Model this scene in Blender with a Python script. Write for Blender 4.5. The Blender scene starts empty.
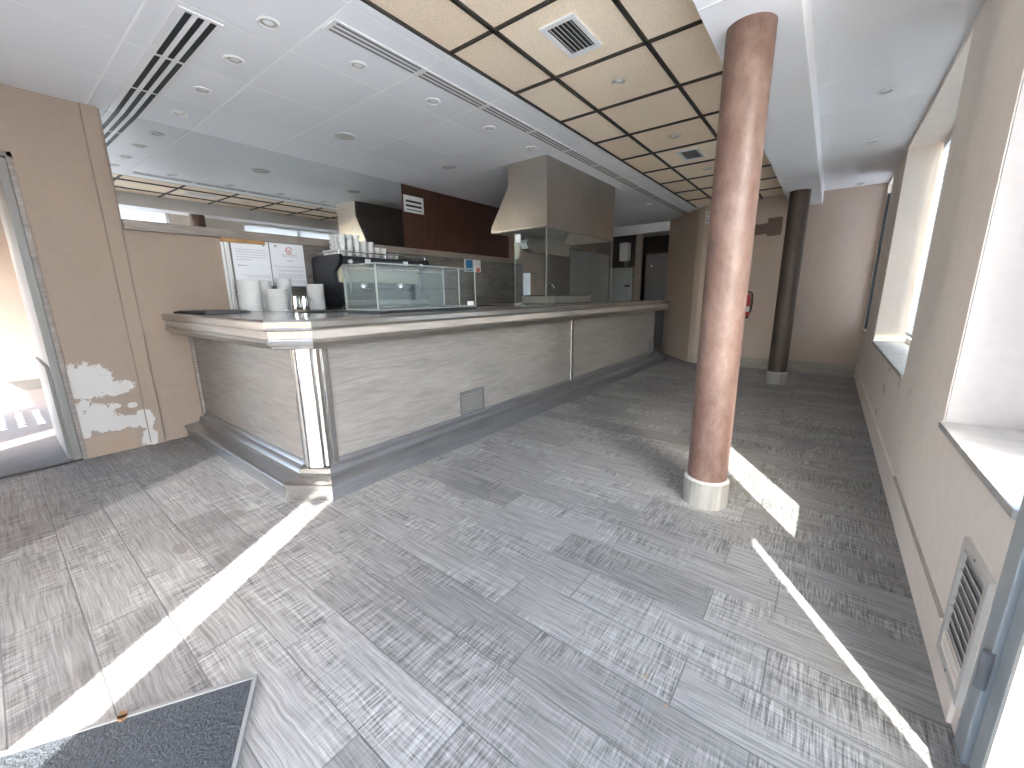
import bpy, bmesh, math, random
from mathutils import Vector, Matrix
random.seed(7)
S = bpy.context.scene
C = S.collection
PI = math.pi

# ------------------------------------------------------------------ materials
def mat(name, col=(.5, .5, .5), rough=.6, metal=0.0, spec=.5, nz=None, bump=None, coat=0.0):
    """nz = (scale xyz, amount, detail) multiplies the colour by a soft noise; bump = (scale xyz, strength)"""
    m = bpy.data.materials.new(name); m.use_nodes = True
    nt = m.node_tree; b = nt.nodes['Principled BSDF']
    b.inputs['Base Color'].default_value = (*col, 1); b.inputs['Roughness'].default_value = rough
    b.inputs['Metallic'].default_value = metal; b.inputs['Specular IOR Level'].default_value = spec
    b.inputs['Coat Weight'].default_value = coat
    N = nt.nodes.new; L = nt.links.new
    if nz or bump:
        tc = N('ShaderNodeTexCoord')
    if nz:
        mp = N('ShaderNodeMapping'); mp.inputs['Scale'].default_value = nz[0]; L(tc.outputs['Object'], mp.inputs['Vector'])
        t = N('ShaderNodeTexNoise'); t.inputs['Scale'].default_value = 1; t.inputs['Detail'].default_value = nz[2]
        t.inputs['Roughness'].default_value = .6
        L(mp.outputs[0], t.inputs['Vector'])
        r = N('ShaderNodeMapRange'); r.inputs['From Min'].default_value = .25; r.inputs['From Max'].default_value = .75
        r.inputs['To Min'].default_value = 1 - nz[1]; r.inputs['To Max'].default_value = 1 + nz[1]
        L(t.outputs['Fac'], r.inputs['Value'])
        mx = N('ShaderNodeVectorMath'); mx.operation = 'SCALE'; mx.inputs[0].default_value = col
        L(r.outputs[0], mx.inputs['Scale']); L(mx.outputs[0], b.inputs['Base Color'])
        m['mul'] = mx.name
    if bump:
        mp = N('ShaderNodeMapping'); mp.inputs['Scale'].default_value = bump[0]; L(tc.outputs['Object'], mp.inputs['Vector'])
        t = N('ShaderNodeTexNoise'); t.inputs['Scale'].default_value = 1; t.inputs['Detail'].default_value = 4
        L(mp.outputs[0], t.inputs['Vector'])
        bp = N('ShaderNodeBump'); bp.inputs['Strength'].default_value = bump[1]; bp.inputs['Distance'].default_value = .01
        L(t.outputs['Fac'], bp.inputs['Height']); L(bp.outputs[0], b.inputs['Normal'])
    return m

class G:
    """little helper for math nodes"""
    def __init__(s, m): s.nt = m.node_tree; s.N = s.nt.nodes.new; s.L = s.nt.links.new
    def m(s, op, a, b=None, c=None):
        n = s.N('ShaderNodeMath'); n.operation = op
        for i, v in enumerate((a, b, c)):
            if v is None: continue
            if isinstance(v, (int, float)): n.inputs[i].default_value = v
            else: s.L(v, n.inputs[i])
        return n.outputs[0]
    def noise(s, vec, scale, detail=3, rough=.55):
        mp = s.N('ShaderNodeMapping'); mp.inputs['Scale'].default_value = scale; s.L(vec, mp.inputs['Vector'])
        t = s.N('ShaderNodeTexNoise'); t.inputs['Scale'].default_value = 1; t.inputs['Detail'].default_value = detail
        t.inputs['Roughness'].default_value = rough
        s.L(mp.outputs[0], t.inputs['Vector']); return t.outputs['Fac']
    def ramp(s, v, a, b, x=0., y=1.):
        r = s.N('ShaderNodeMapRange'); s.L(v, r.inputs['Value'])
        for k, q in zip(('From Min', 'From Max', 'To Min', 'To Max'), (a, b, x, y)): r.inputs[k].default_value = q
        return r.outputs[0]
    def mix(s, f, a, b):
        n = s.N('ShaderNodeMix'); n.data_type = 'RGBA'
        if isinstance(f, (int, float)): n.inputs['Factor'].default_value = f
        else: s.L(f, n.inputs['Factor'])
        for k, v in (('A', a), ('B', b)):
            i = [q for q in n.inputs if q.name == k and q.type == 'RGBA'][0]
            if isinstance(v, tuple): i.default_value = (*v, 1)
            else: s.L(v, i)
        return [o for o in n.outputs if o.type == 'RGBA'][0]
    def scale(s, col, f):
        n = s.N('ShaderNodeVectorMath'); n.operation = 'SCALE'
        if isinstance(col, tuple): n.inputs[0].default_value = col
        else: s.L(col, n.inputs[0])
        s.L(f, n.inputs['Scale']); return n.outputs[0]
    def blobs(s, u, v, lst, nz, amp, sq=False):
        """mask of ellipses (cu, cv, ru, rv) with a ragged edge"""
        best = None
        for cu, cv, ru, rv in lst:
            a = s.m('DIVIDE', s.m('SUBTRACT', u, cu), ru); b = s.m('DIVIDE', s.m('SUBTRACT', v, cv), rv)
            d = s.m('MAXIMUM', s.m('ABSOLUTE', a), s.m('ABSOLUTE', b)) if sq else s.m('SQRT', s.m('ADD', s.m('MULTIPLY', a, a), s.m('MULTIPLY', b, b)))
            best = d if best is None else s.m('MINIMUM', best, d)
        d = s.m('ADD', best, s.m('MULTIPLY', s.m('SUBTRACT', nz, .5), amp))
        return s.ramp(d, .97, 1.03, 1, 0)

def wall_mat(name, col, blob=None):
    m = mat(name, col, .75, spec=.3)
    g = G(m); b = m.node_tree.nodes['Principled BSDF']
    tc = g.N('ShaderNodeTexCoord'); P = tc.outputs['Object']
    sx = g.N('ShaderNodeSeparateXYZ'); g.L(P, sx.inputs[0]); X, Y, Z = sx.outputs
    n1 = g.noise(P, (1.3, 1.3, .9), 4); n2 = g.noise(P, (26, 26, 26), 3)
    c = g.scale(col, g.m('MULTIPLY', g.ramp(n1, .3, .7, .95, 1.05), g.ramp(n2, .3, .7, .97, 1.03)))
    if blob: c = blob(g, P, X, Y, Z, c)
    g.L(c, b.inputs['Base Color'])
    bp = g.N('ShaderNodeBump'); bp.inputs['Strength'].default_value = .08; bp.inputs['Distance'].default_value = .01
    g.L(g.noise(P, (60, 60, 60), 3), bp.inputs['Height']); g.L(bp.outputs[0], b.inputs['Normal'])
    return m

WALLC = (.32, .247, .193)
def left_blob(g, P, X, Y, Z, c):
    nz = g.noise(P, (19, 19, 19), 6, .7)
    c = g.mix(g.blobs(Y, Z, [(.38, .57, .14, .13), (.53, .50, .10, .05), (.40, .30, .10, .10), (.30, .27, .05, .16), (.52, .22, .20, .05), (.34, .40, .03, .05), (.66, .22, .05, .09), (.66, .06, .05, .07), (1.02, .12, .012, .03), (.50, .36, .04, .02), (.60, .35, .03, .02)], nz, 2.0), c, (.54, .51, .475))
    # bare plaster where the skirting tile is gone
    box = g.m('MULTIPLY', g.m('MULTIPLY', g.m('GREATER_THAN', Y, .285), g.m('LESS_THAN', Y, .58)), g.m('LESS_THAN', Z, .155))
    c = g.mix(box, c, (.36, .27, .20))
    c = g.mix(g.m('MULTIPLY', g.blobs(Y, Z, [(.84, .46, .05, .015), (.92, .45, .03, .012)], nz, 1.4), .5), c, (.28, .23, .19))
    return c
def back_blob(g, P, X, Y, Z, c):
    nz = g.noise(P, (9, 9, 9), 3)
    return g.mix(g.blobs(X, Z, [(-.76, 2.08, .09, .125), (-.95, 2.06, .14, .075)], nz, .35, True), c, (.17, .125, .10))
def right_blob(g, P, X, Y, Z, c):
    nz = g.noise(P, (16, 16, 16), 5)
    c = g.mix(g.blobs(Y, Z, [(3.40, .59, .035, .035), (3.94, .60, .05, .02), (4.05, .44, .09, .045), (4.25, .21, .10, .02), (3.0, .62, .02, .02), (3.35, .52, .02, .025), (4.6, .3, .06, .02)], nz, 1.3), c, (.62, .57, .50))
    return c

M = {}
M['wall'] = wall_mat('wall_paint', WALLC)
M['wall_l'] = wall_mat('wall_paint_left', WALLC, left_blob)
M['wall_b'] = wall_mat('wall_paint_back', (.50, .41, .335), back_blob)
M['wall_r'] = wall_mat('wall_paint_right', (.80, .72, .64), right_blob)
M['reveal'] = wall_mat('reveal_paint', (.40, .37, .35))
M['white'] = mat('white_paint', (.84, .85, .86), .55, spec=.3, nz=((2, 2, 2), .03, 3))
M['trimwhite'] = mat('white_metal', (.74, .74, .72), .4)
M['dark'] = mat('dark_slot', (.012, .016, .016), .6)
M['slotgrey'] = mat('slot_grey', (.20, .20, .20), .6)
M['steel'] = mat('brushed_steel', (.50, .485, .46), .27, 1.0, nz=((3, 3, 60), .10, 3))
M['steelh'] = mat('hood_steel', (.47, .435, .39), .36, 1.0, nz=((2.2, 2.2, 2.2), .16, 4))
M['chrome'] = mat('polished_steel', (.72, .72, .72), .12, 1.0, nz=((4, 4, 4), .05, 2))
M['black'] = mat('black_plastic', (.012, .014, .018), .4, nz=((8, 8, 8), .2, 2))
M['machine'] = mat('machine_panel', (.007, .009, .014), .4, nz=((6, 6, 6), .2, 2))
M['china'] = mat('white_china', (.74, .75, .74), .25, nz=((30, 30, 30), .03, 2))
M['cream'] = mat('cream_enamel', (.62, .55, .42), .35, nz=((20, 20, 20), .1, 2))
M['grid'] = mat('dark_grid', (.035, .030, .022), .6)
M['paper'] = mat('paper', (.76, .77, .80), .8, nz=((9, 9, 9), .02, 2))
M['ink'] = mat('ink', (.14, .14, .16), .8)
M['inklight'] = mat('pale_ink', (.42, .43, .46), .8)
M['red'] = mat('red_print', (.55, .10, .07), .7)
M['redpaint'] = mat('red_enamel', (.42, .025, .02), .3)
M['blue'] = mat('blue_print', (.05, .22, .45), .7)
M['brown'] = mat('brown_laminate', (.060, .024, .014), .6, nz=((14, 14, 3), .28, 5))
M['greydoor'] = mat('grey_enamel', (.16, .16, .17), .45, nz=((3, 3, 3), .06, 3))
M['navy'] = mat('dark_navy_panel', (.010, .016, .022), .35)
M['stone'] = mat('sill_stone', (.36, .345, .325), .5, nz=((9, 9, 9), .22, 6))
M['alu'] = mat('aluminium_frame', (.40, .44, .46), .4, .5, nz=((5, 5, 5), .08, 3))
M['jamb'] = mat('jamb_laminate', (.22, .205, .185), .45, nz=((40, 40, 1.5), .14, 4))
M['leaf'] = mat('dry_leaf_brown', (.20, .11, .05), .7, nz=((60, 60, 60), .3, 3))
M['ochre'] = mat('raw_wood', (.42, .23, .09), .7, nz=((8, 8, 40), .3, 4))
M['rubber'] = mat('mat_rubber', (.040, .047, .055), .55, nz=((70, 70, 70), .5, 4), bump=((130, 130, 40), .9))
M['pave'] = mat('pavement', (.30, .28, .265), .8, nz=((3, 3, 3), .08, 4))
M['pink'] = mat('pink_render', (.30, .235, .195), .8, nz=((4, 4, 4), .06, 4))
M['pave2'] = mat('porch_pavement', (.17, .155, .145), .8, nz=((3, 3, 3), .08, 4))
M['baffle'] = mat('baffle_render', (.16, .14, .125), .8, nz=((4, 4, 4), .06, 4))
M['kerb'] = mat('outside_plinth', (.10, .095, .09), .8, nz=((5, 5, 5), .1, 3))
M['skirt'] = mat('skirting_tile', (.36, .32, .27), .5, nz=((4, 4, 9), .20, 5))
M['edge'] = mat('glass_edge', (.30, .33, .31), .35, .3)
M['ventpaint'] = mat('vent_paint', (.50, .48, .44), .5, nz=((20, 20, 20), .06, 3))
M['ventgrey'] = mat('grey_vent', (.17, .165, .16), .5, .4, nz=((20, 20, 20), .06, 3)); M['ventback'] = mat('vent_back', (.27, .26, .245), .7)
M['ledgesteel'] = mat('ledge_steel', (.36, .37, .38), .30, .85, nz=((3, 3, 30), .12, 4))
M['brownline'] = mat('brown_edge', (.26, .20, .155), .7)
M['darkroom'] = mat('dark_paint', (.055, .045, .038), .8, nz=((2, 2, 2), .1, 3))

def wood_mat(name, c1, c2, along, rough=.42, bumpy=.15):
    m = mat(name, c1, rough, spec=.5); g = G(m); b = m.node_tree.nodes['Principled BSDF']
    P = g.N('ShaderNodeTexCoord').outputs['Object']
    sc = {'x': (2.2, 45, 45), 'y': (45, 2.2, 45), 'z': (45, 45, 2.2), 'h': (5.0, 5.0, 60)}[along]
    s2 = {'x': (1.0, 8, 8), 'y': (8, 1.0, 8), 'z': (8, 8, 1.0), 'h': (1.6, 1.6, 9)}[along]
    a = g.noise(P, sc, 6, .68); q = g.noise(P, s2, 3)
    k = g.m('ADD', g.m('MULTIPLY', a, .6), g.m('MULTIPLY', q, .4))
    c = g.mix(g.ramp(k, .36, .64), c2, c1); g.L(c, b.inputs['Base Color'])
    bp = g.N('ShaderNodeBump'); bp.inputs['Strength'].default_value = bumpy; bp.inputs['Distance'].default_value = .004
    g.L(a, bp.inputs['Height']); g.L(bp.outputs[0], b.inputs['Normal'])
    return m
M['panel'] = wood_mat('limed_oak_laminate', (.29, .262, .236), (.175, .157, .142), 'h')
M['band'] = wood_mat('limed_oak_band', (.40, .355, .31), (.27, .235, .205), 'h')
M['plank'] = wood_mat('grey_oak_planks', (.20, .185, .165), (.085, .078, .07), 'h', .6)
M['ledge'] = wood_mat('grey_oak_ledge', (.32, .275, .24), (.18, .15, .13), 'h', .6)
M['top'] = wood_mat('counter_laminate', (.46, .44, .42), (.34, .325, .31), 'y', .16, .02)

def column_mat(name, a, b_, rough):
    m = mat(name, a, rough, spec=.45); g = G(m); b = m.node_tree.nodes['Principled BSDF']
    P = g.N('ShaderNodeTexCoord').outputs['Object']
    n1 = g.noise(P, (16, 16, 9), 6, .7); n2 = g.noise(P, (3, 3, 2.4), 3); n3 = g.noise(P, (70, 70, 38), 4, .7)
    k = g.m('ADD', g.m('MULTIPLY', n1, .55), g.m('ADD', g.m('MULTIPLY', n2, .3), g.m('MULTIPLY', n3, .15)))
    g.L(g.mix(g.ramp(k, .38, .62), a, b_), b.inputs['Base Color'])
    bp = g.N('ShaderNodeBump'); bp.inputs['Strength'].default_value = .55; bp.inputs['Distance'].default_value = .004
    g.L(n1, bp.inputs['Height']); g.L(bp.outputs[0], b.inputs['Normal'])
    return m
M['col1'] = column_mat('rust_stucco', (.105, .054, .040), (.205, .132, .105), .48)
M['col2'] = column_mat('umber_stucco', (.060, .042, .032), (.10, .072, .056), .45)

def tile_mat():
    m = mat('speckled_board', (.66, .50, .34), .9, spec=.2); g = G(m); b = m.node_tree.nodes['Principled BSDF']
    P = g.N('ShaderNodeTexCoord').outputs['Object']
    sx = g.N('ShaderNodeSeparateXYZ'); g.L(P, sx.inputs[0]); X, Y, Z = sx.outputs
    cm = g.N('ShaderNodeCombineXYZ')
    g.L(g.m('FLOOR', g.m('DIVIDE', g.m('ADD', X, 1.535), .58)), cm.inputs[0]); g.L(g.m('FLOOR', g.m('DIVIDE', g.m('SUBTRACT', Y, 1.862), .597)), cm.inputs[1])
    wn = g.N('ShaderNodeTexWhiteNoise'); wn.noise_dimensions = '3D'; g.L(cm.outputs[0], wn.inputs['Vector'])
    n = g.noise(P, (110, 110, 110), 4, .75)
    k = g.m('MULTIPLY', g.ramp(n, .3, .7, .80, 1.15), g.ramp(wn.outputs['Value'], 0, 1, .93, 1.06))
    g.L(g.scale(g.mix(wn.outputs['Value'], (.86, .70, .52), (.88, .75, .58)), k), b.inputs['Base Color'])
    return m
M['tile'] = tile_mat()

def ceil_mat():
    m = mat('white_ceiling_panels', (.77, .785, .80), .5, spec=.35); g = G(m); b = m.node_tree.nodes['Principled BSDF']
    P = g.N('ShaderNodeTexCoord').outputs['Object']
    sx = g.N('ShaderNodeSeparateXYZ'); g.L(P, sx.inputs[0]); X, Y, Z = sx.outputs
    def cell(v, o, p):
        u = g.m('DIVIDE', g.m('SUBTRACT', v, o), p); fr = g.m('FRACT', u)
        return g.m('FLOOR', u), g.m('MULTIPLY', g.m('MINIMUM', fr, g.m('SUBTRACT', 1, fr)), p)
    ix, dx = cell(X, -2.505, .583); iy, dy = cell(Y, 1.285, .585)
    left = g.m('LESS_THAN', X, -1.9)
    dx = g.m('ADD', dx, g.m('MULTIPLY', g.m('SUBTRACT', 1, left), 1))
    d = g.m('MINIMUM', dx, dy)
    joint = g.ramp(d, .004, .007, 1, 0)
    cm = g.N('ShaderNodeCombineXYZ'); g.L(ix, cm.inputs[0]); g.L(iy, cm.inputs[1])
    wn = g.N('ShaderNodeTexWhiteNoise'); g.L(cm.outputs[0], wn.inputs['Vector'])
    c = g.scale((.80, .81, .82), g.ramp(wn.outputs['Value'], 0, 1, .96, 1.03))
    g.L(g.mix(g.m('MULTIPLY', joint, .75), c, (.93, .93, .92)), b.inputs['Base Color'])
    bp = g.N('ShaderNodeBump'); bp.inputs['Strength'].default_value = .4; bp.inputs['Distance'].default_value = .006
    g.L(g.ramp(d, .0, .012), bp.inputs['Height']); g.L(bp.outputs[0], b.inputs['Normal'])
    return m
M['ceil'] = ceil_mat()

def floor_mat():
    m = mat('wood_look_tile', (.3, .3, .3), .42, spec=.5); g = G(m); b = m.node_tree.nodes['Principled BSDF']
    P = g.N('ShaderNodeTexCoord').outputs['Object']
    sx = g.N('ShaderNodeSeparateXYZ'); g.L(P, sx.inputs[0]); X, Y, Z = sx.outputs
    PW, PL = .1957, .644
    v = g.m('DIVIDE', g.m('SUBTRACT', Y, .033), PW); row = g.m('FLOOR', v); fv = g.m('FRACT', v)
    odd = g.m('FLOORED_MODULO', row, 2)
    u = g.m('DIVIDE', g.m('ADD', g.m('ADD', X, .02), g.m('MULTIPLY', odd, .205)), PL); col = g.m('FLOOR', u); fu = g.m('FRACT', u)
    dv = g.m('MULTIPLY', g.m('MINIMUM', fv, g.m('SUBTRACT', 1, fv)), PW)
    du = g.m('MULTIPLY', g.m('MINIMUM', fu, g.m('SUBTRACT', 1, fu)), PL)
    d = g.m('MINIMUM', dv, du)
    cm = g.N('ShaderNodeCombineXYZ'); g.L(row, cm.inputs[0]); g.L(col, cm.inputs[1])
    wn = g.N('ShaderNodeTexWhiteNoise'); g.L(cm.outputs[0], wn.inputs['Vector']); R = wn.outputs['Value']
    # each tile shifts the grain so that no two are alike
    off = g.N('ShaderNodeVectorMath'); off.operation = 'MULTIPLY_ADD'
    g.L(wn.outputs['Color'], off.inputs[0]); off.inputs[1].default_value = (37, 53, 11); g.L(P, off.inputs[2])
    Q = off.outputs[0]
    warp = g.N('ShaderNodeVectorMath'); warp.operation = 'MULTIPLY_ADD'
    wv = g.N('ShaderNodeTexNoise'); wv.inputs['Scale'].default_value = 5; g.L(Q, wv.inputs['Vector'])
    g.L(wv.outputs['Color'], warp.inputs[0]); warp.inputs[1].default_value = (.0, .020, 0); g.L(Q, warp.inputs[2])
    grain = g.noise(warp.outputs[0], (4.5, 120, 1), 6, .72)          # along the plank
    saw = g.noise(Q, (150, 9, 1), 5, .72)                           # saw marks across it
    saw_amt = g.ramp(g.noise(Q, (2.2, 5, 1), 2), .42, .58)
    k = g.m('ADD', g.m('MULTIPLY', g.m('SUBTRACT', grain, .5), 1.0), g.m('MULTIPLY', g.m('MULTIPLY', g.m('SUBTRACT', saw, .5), 1.7), saw_amt))
    tone = g.ramp(R, 0, 1, .76, 1.14)
    fac = g.m('MULTIPLY', tone, g.m('ADD', 1, g.m('MULTIPLY', k, 2.7)))
    fac = g.m('MAXIMUM', fac, .3)
    fine = g.noise(P, (1.1, 1.1, 1), 3)
    c = g.scale(g.mix(g.ramp(fine, .35, .65), (.205, .200, .196), (.245, .238, .231)), fac)
    # worn grey traffic lane and grime spots
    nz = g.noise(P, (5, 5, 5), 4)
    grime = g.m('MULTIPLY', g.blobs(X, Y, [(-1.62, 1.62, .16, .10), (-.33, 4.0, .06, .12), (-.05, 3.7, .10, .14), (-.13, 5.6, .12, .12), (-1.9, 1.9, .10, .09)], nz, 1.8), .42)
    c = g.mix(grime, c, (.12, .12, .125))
    shade_marks = g.m('MULTIPLY', g.blobs(X, Y, [(-2.30, .377, .055, .025), (-2.375, .518, .04, .022), (-2.445, .65, .06, .05), (-2.70, .85, .09, .035)], nz, .9), .55)  # shadows within the sun patch, painted into the floor colour
    c = g.mix(shade_marks, c, (.12, .105, .095))
    rust = g.m('MULTIPLY', g.blobs(X, Y, [(-.31, 1.06, .007, .012), (-.23, 1.0, .006, .010), (-.17, 1.45, .006, .008)], nz, .8), .35)
    c = g.mix(rust, c, (.30, .16, .06))
    c = g.mix(g.ramp(d, .0012, .0028, .8, 0), c, (.10, .10, .10))
    g.L(c, b.inputs['Base Color'])
    g.L(g.ramp(k, -.3, .3, .52, .34), b.inputs['Roughness'])
    bp = g.N('ShaderNodeBump'); bp.inputs['Strength'].default_value = .5; bp.inputs['Distance'].default_value = .003
    g.L(g.m('ADD', k, g.ramp(d, 0, .004, -1.2, 0)), bp.inputs['Height']); g.L(bp.outputs[0], b.inputs['Normal'])
    return m
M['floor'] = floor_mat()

def glass_mat(name, tint, refl=1.0, dirt=0.0):
    m = bpy.data.materials.new(name); m.use_nodes = True; nt = m.node_tree; nt.nodes.clear(); g = G(m)
    out = g.N('ShaderNodeOutputMaterial'); tr = g.N('ShaderNodeBsdfTransparent'); tr.inputs[0].default_value = (*tint, 1)
    gl = g.N('ShaderNodeBsdfGlossy'); gl.inputs['Roughness'].default_value = .02
    ge = g.N('ShaderNodeNewGeometry'); dt = g.N('ShaderNodeVectorMath'); dt.operation = 'DOT_PRODUCT'
    g.L(ge.outputs['Normal'], dt.inputs[0]); g.L(ge.outputs['Incoming'], dt.inputs[1])
    fr = g.m('ADD', .04, g.m('MULTIPLY', .96, g.m('POWER', g.m('SUBTRACT', 1, g.m('ABSOLUTE', dt.outputs['Value'])), 5)))
    mx = g.N('ShaderNodeMixShader'); g.L(g.m('MINIMUM', g.m('MULTIPLY', fr, refl), 1), mx.inputs[0]); g.L(tr.outputs[0], mx.inputs[1]); g.L(gl.outputs[0], mx.inputs[2])
    last = mx.outputs[0]
    if dirt:
        df = g.N('ShaderNodeBsdfDiffuse'); df.inputs[0].default_value = (.5, .55, .55, 1)
        P = g.N('ShaderNodeTexCoord').outputs['Object']
        m2 = g.N('ShaderNodeMixShader'); g.L(g.ramp(g.noise(P, (3, 3, 3), 3), .3, .7, dirt * .5, dirt * 1.5), m2.inputs[0])
        g.L(last, m2.inputs[1]); g.L(df.outputs[0], m2.inputs[2]); last = m2.outputs[0]
    g.L(last, out.inputs[0]); return m
M['glass'] = glass_mat('clear_glass', (.95, .975, .96))
M['glassdusty'] = glass_mat('dusty_glass', (.92, .955, .95), 1.0, .015)
M['caseglass'] = glass_mat('case_glass', (.95, .97, .97), .8)
M['frost'] = glass_mat('frosted_glass', (.75, .82, .84), 1.0, .20)
M['tint'] = glass_mat('tinted_glass', (.31, .315, .32))
def blind_mat(tr=.6, nm='blind_fabric'):
    m = bpy.data.materials.new(nm); m.use_nodes = True; nt = m.node_tree; nt.nodes.clear(); g = G(m)
    out = g.N('ShaderNodeOutputMaterial'); d = g.N('ShaderNodeBsdfDiffuse'); d.inputs[0].default_value = (.75, .76, .77, 1)
    t = g.N('ShaderNodeBsdfTranslucent'); t.inputs[0].default_value = (.78, .80, .83, 1)
    mx = g.N('ShaderNodeMixShader'); mx.inputs[0].default_value = tr
    g.L(d.outputs[0], mx.inputs[1]); g.L(t.outputs[0], mx.inputs[2]); g.L(mx.outputs[0], out.inputs[0]); return m
M['blind'] = blind_mat()
M['blind3'] = blind_mat(.50, 'sheer_blind_fabric'); M['fill_pane'] = blind_mat(.42, 'fill_pane_fabric'); M['blind2'] = blind_mat(.06, 'thick_blind_fabric'); M['shutter2'] = blind_mat(.08, 'dense_blind_fabric')
M['shutter'] = mat('grey_shutter', (.42, .41, .39), .6, nz=((3, 3, 3), .05, 2))
mm = bpy.data.materials.new('mirror_glass'); mm.use_nodes = True
_b = mm.node_tree.nodes['Principled BSDF']; _b.inputs['Metallic'].default_value = 1; _b.inputs['Roughness'].default_value = .015
_g = G(mm); _n = _g.noise(_g.N('ShaderNodeTexCoord').outputs['Object'], (2, 2, 2), 2)
_g.L(_g.scale((.80, .82, .82), _g.ramp(_n, 0, 1, .97, 1.03)), _b.inputs['Base Color']); M['mirror'] = mm

# ------------------------------------------------------------------ mesh helpers
def B(): return bmesh.new()
def quadface(bm, vs):
    try: return bm.faces.new(vs)
    except ValueError: return None
def box(bm, x0, x1, y0, y1, z0, z1, bev=0):
    x0, x1 = min(x0, x1), max(x0, x1); y0, y1 = min(y0, y1), max(y0, y1); z0, z1 = min(z0, z1), max(z0, z1)
    t = bmesh.new()
    v = [t.verts.new((x, y, z)) for z in (z0, z1) for x, y in ((x0, y0), (x1, y0), (x1, y1), (x0, y1))]
    for f in ((3, 2, 1, 0), (4, 5, 6, 7), (0, 1, 5, 4), (1, 2, 6, 5), (2, 3, 7, 6), (3, 0, 4, 7)): t.faces.new([v[i] for i in f])
    if bev: bmesh.ops.bevel(t, geom=t.edges[:], offset=bev, segments=2, profile=.6, affect='EDGES')
    merge(bm, t); return bm
def merge(bm, t, mtx=None):
    if mtx is not None: t.transform(mtx)
    me = bpy.data.meshes.new('tmp'); t.to_mesh(me); t.free(); bm.from_mesh(me); bpy.data.meshes.remove(me)
def prism(bm, pts, axis, a, b):
    """extrude polygon pts along axis 'x','y' or 'z' between a and b"""
    def P(p, t): return {'x': (t, p[0], p[1]), 'y': (p[0], t, p[1]), 'z': (p[0], p[1], t)}[axis]
    lo = [bm.verts.new(P(p, a)) for p in pts]; hi = [bm.verts.new(P(p, b)) for p in pts]; n = len(pts)
    bm.faces.new(lo[::-1]); bm.faces.new(hi)
    for i in range(n): bm.faces.new((lo[i], lo[(i + 1) % n], hi[(i + 1) % n], hi[i]))
    return bm
def lathe(bm, prof, seg=32, c=(0, 0, 0), axis='z', caps=True):
    rings = []
    for r, h in prof:
        ring = []
        for i in range(seg):
            a = 2 * PI * i / seg; x, y, z = r * math.cos(a), r * math.sin(a), h
            if axis == 'x': x, y, z = z, x, y
            elif axis == 'y': x, y, z = x, z, y
            ring.append(bm.verts.new((c[0] + x, c[1] + y, c[2] + z)))
        rings.append(ring)
    for k in range(len(rings) - 1):
        for i in range(seg):
            bm.faces.new((rings[k][i], rings[k][(i + 1) % seg], rings[k + 1][(i + 1) % seg], rings[k + 1][i]))
    if caps: bm.faces.new(rings[0][::-1]); bm.faces.new(rings[-1])
    return bm
def sweep(bm, path, prof, closed=True, inward=1):
    """sweep profile (offset to the left of travel, z) along plan path with mitres"""
    n = len(path); cols = []
    for i, p in enumerate(path):
        p = Vector(p)
        d1 = (p - Vector(path[i - 1])).normalized() if i > 0 else None
        d2 = (Vector(path[i + 1]) - p).normalized() if i < n - 1 else None
        if d1 is None: d1 = d2
        if d2 is None: d2 = d1
        n1, n2 = Vector((-d1.y, d1.x)), Vector((-d2.y, d2.x))
        b = (n1 + n2); b = b / max(1e-6, b.dot(n1)) if b.length > 1e-6 else n1
        cols.append([bm.verts.new((p.x + b.x * o, p.y + b.y * o, z)) for o, z in prof])
    m = len(prof)
    for i in range(n - 1):
        for k in range(m if closed else m - 1):
            bm.faces.new((cols[i][k], cols[i + 1][k], cols[i + 1][(k + 1) % m], cols[i][(k + 1) % m]))
    if closed: bm.faces.new(cols[0][::-1]); bm.faces.new(cols[-1])
    return bm
def tube(bm, pts, r, seg=10):
    prev = None
    rings = []
    for i, p in enumerate(pts):
        p = Vector(p)
        d = (Vector(pts[min(i + 1, len(pts) - 1)]) - Vector(pts[max(i - 1, 0)])).normalized()
        u = d.orthogonal().normalized() if prev is None else (prev - d * prev.dot(d)).normalized()
        prev = u; w = d.cross(u)
        rings.append([bm.verts.new(p + (u * math.cos(2 * PI * k / seg) + w * math.sin(2 * PI * k / seg)) * r) for k in range(seg)])
    for a, b in zip(rings, rings[1:]):
        for k in range(seg): bm.faces.new((a[k], a[(k + 1) % seg], b[(k + 1) % seg], b[k]))
    bm.faces.new(rings[0][::-1]); bm.faces.new(rings[-1]); return bm

def wloc(o):
    v = Vector((0, 0, 0))
    while o is not None: v += o.location; o = o.parent
    return v
def obj(name, bm, m, parent=None, origin=None, smooth=None, label=None):
    if parent is not None: bm.transform(Matrix.Translation(-wloc(parent)))
    elif origin is not None: bm.transform(Matrix.Translation(-Vector(origin)))
    bmesh.ops.recalc_face_normals(bm, faces=bm.faces[:])
    me = bpy.data.meshes.new(name); bm.to_mesh(me); bm.free()
    if smooth is not None:
        for p in me.polygons: p.use_smooth = True
        me.set_sharp_from_angle(angle=math.radians(smooth))
    me.materials.append(M[m] if isinstance(m, str) else m)
    o = bpy.data.objects.new(name, me); C.objects.link(o)
    if parent is not None: o.parent = parent
    elif origin is not None: o.location = origin
    if label: o['label'] = label
    return o
def tag(o, label, cat, group=None):
    o['label'] = label; o['category'] = cat; o['kind'] = 'thing'
    if group: o['group'] = group
    return o
def thing(name, loc, label, cat, group=None):
    o = bpy.data.objects.new(name, None); o.empty_display_size = .05; C.objects.link(o); o.location = loc
    return tag(o, label, cat, group)
def struct(name, bm, m, parent=None, smooth=None):
    o = obj(name, bm, m, parent, smooth=smooth)
    if parent is None: o['kind'] = 'structure'
    return o
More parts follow.
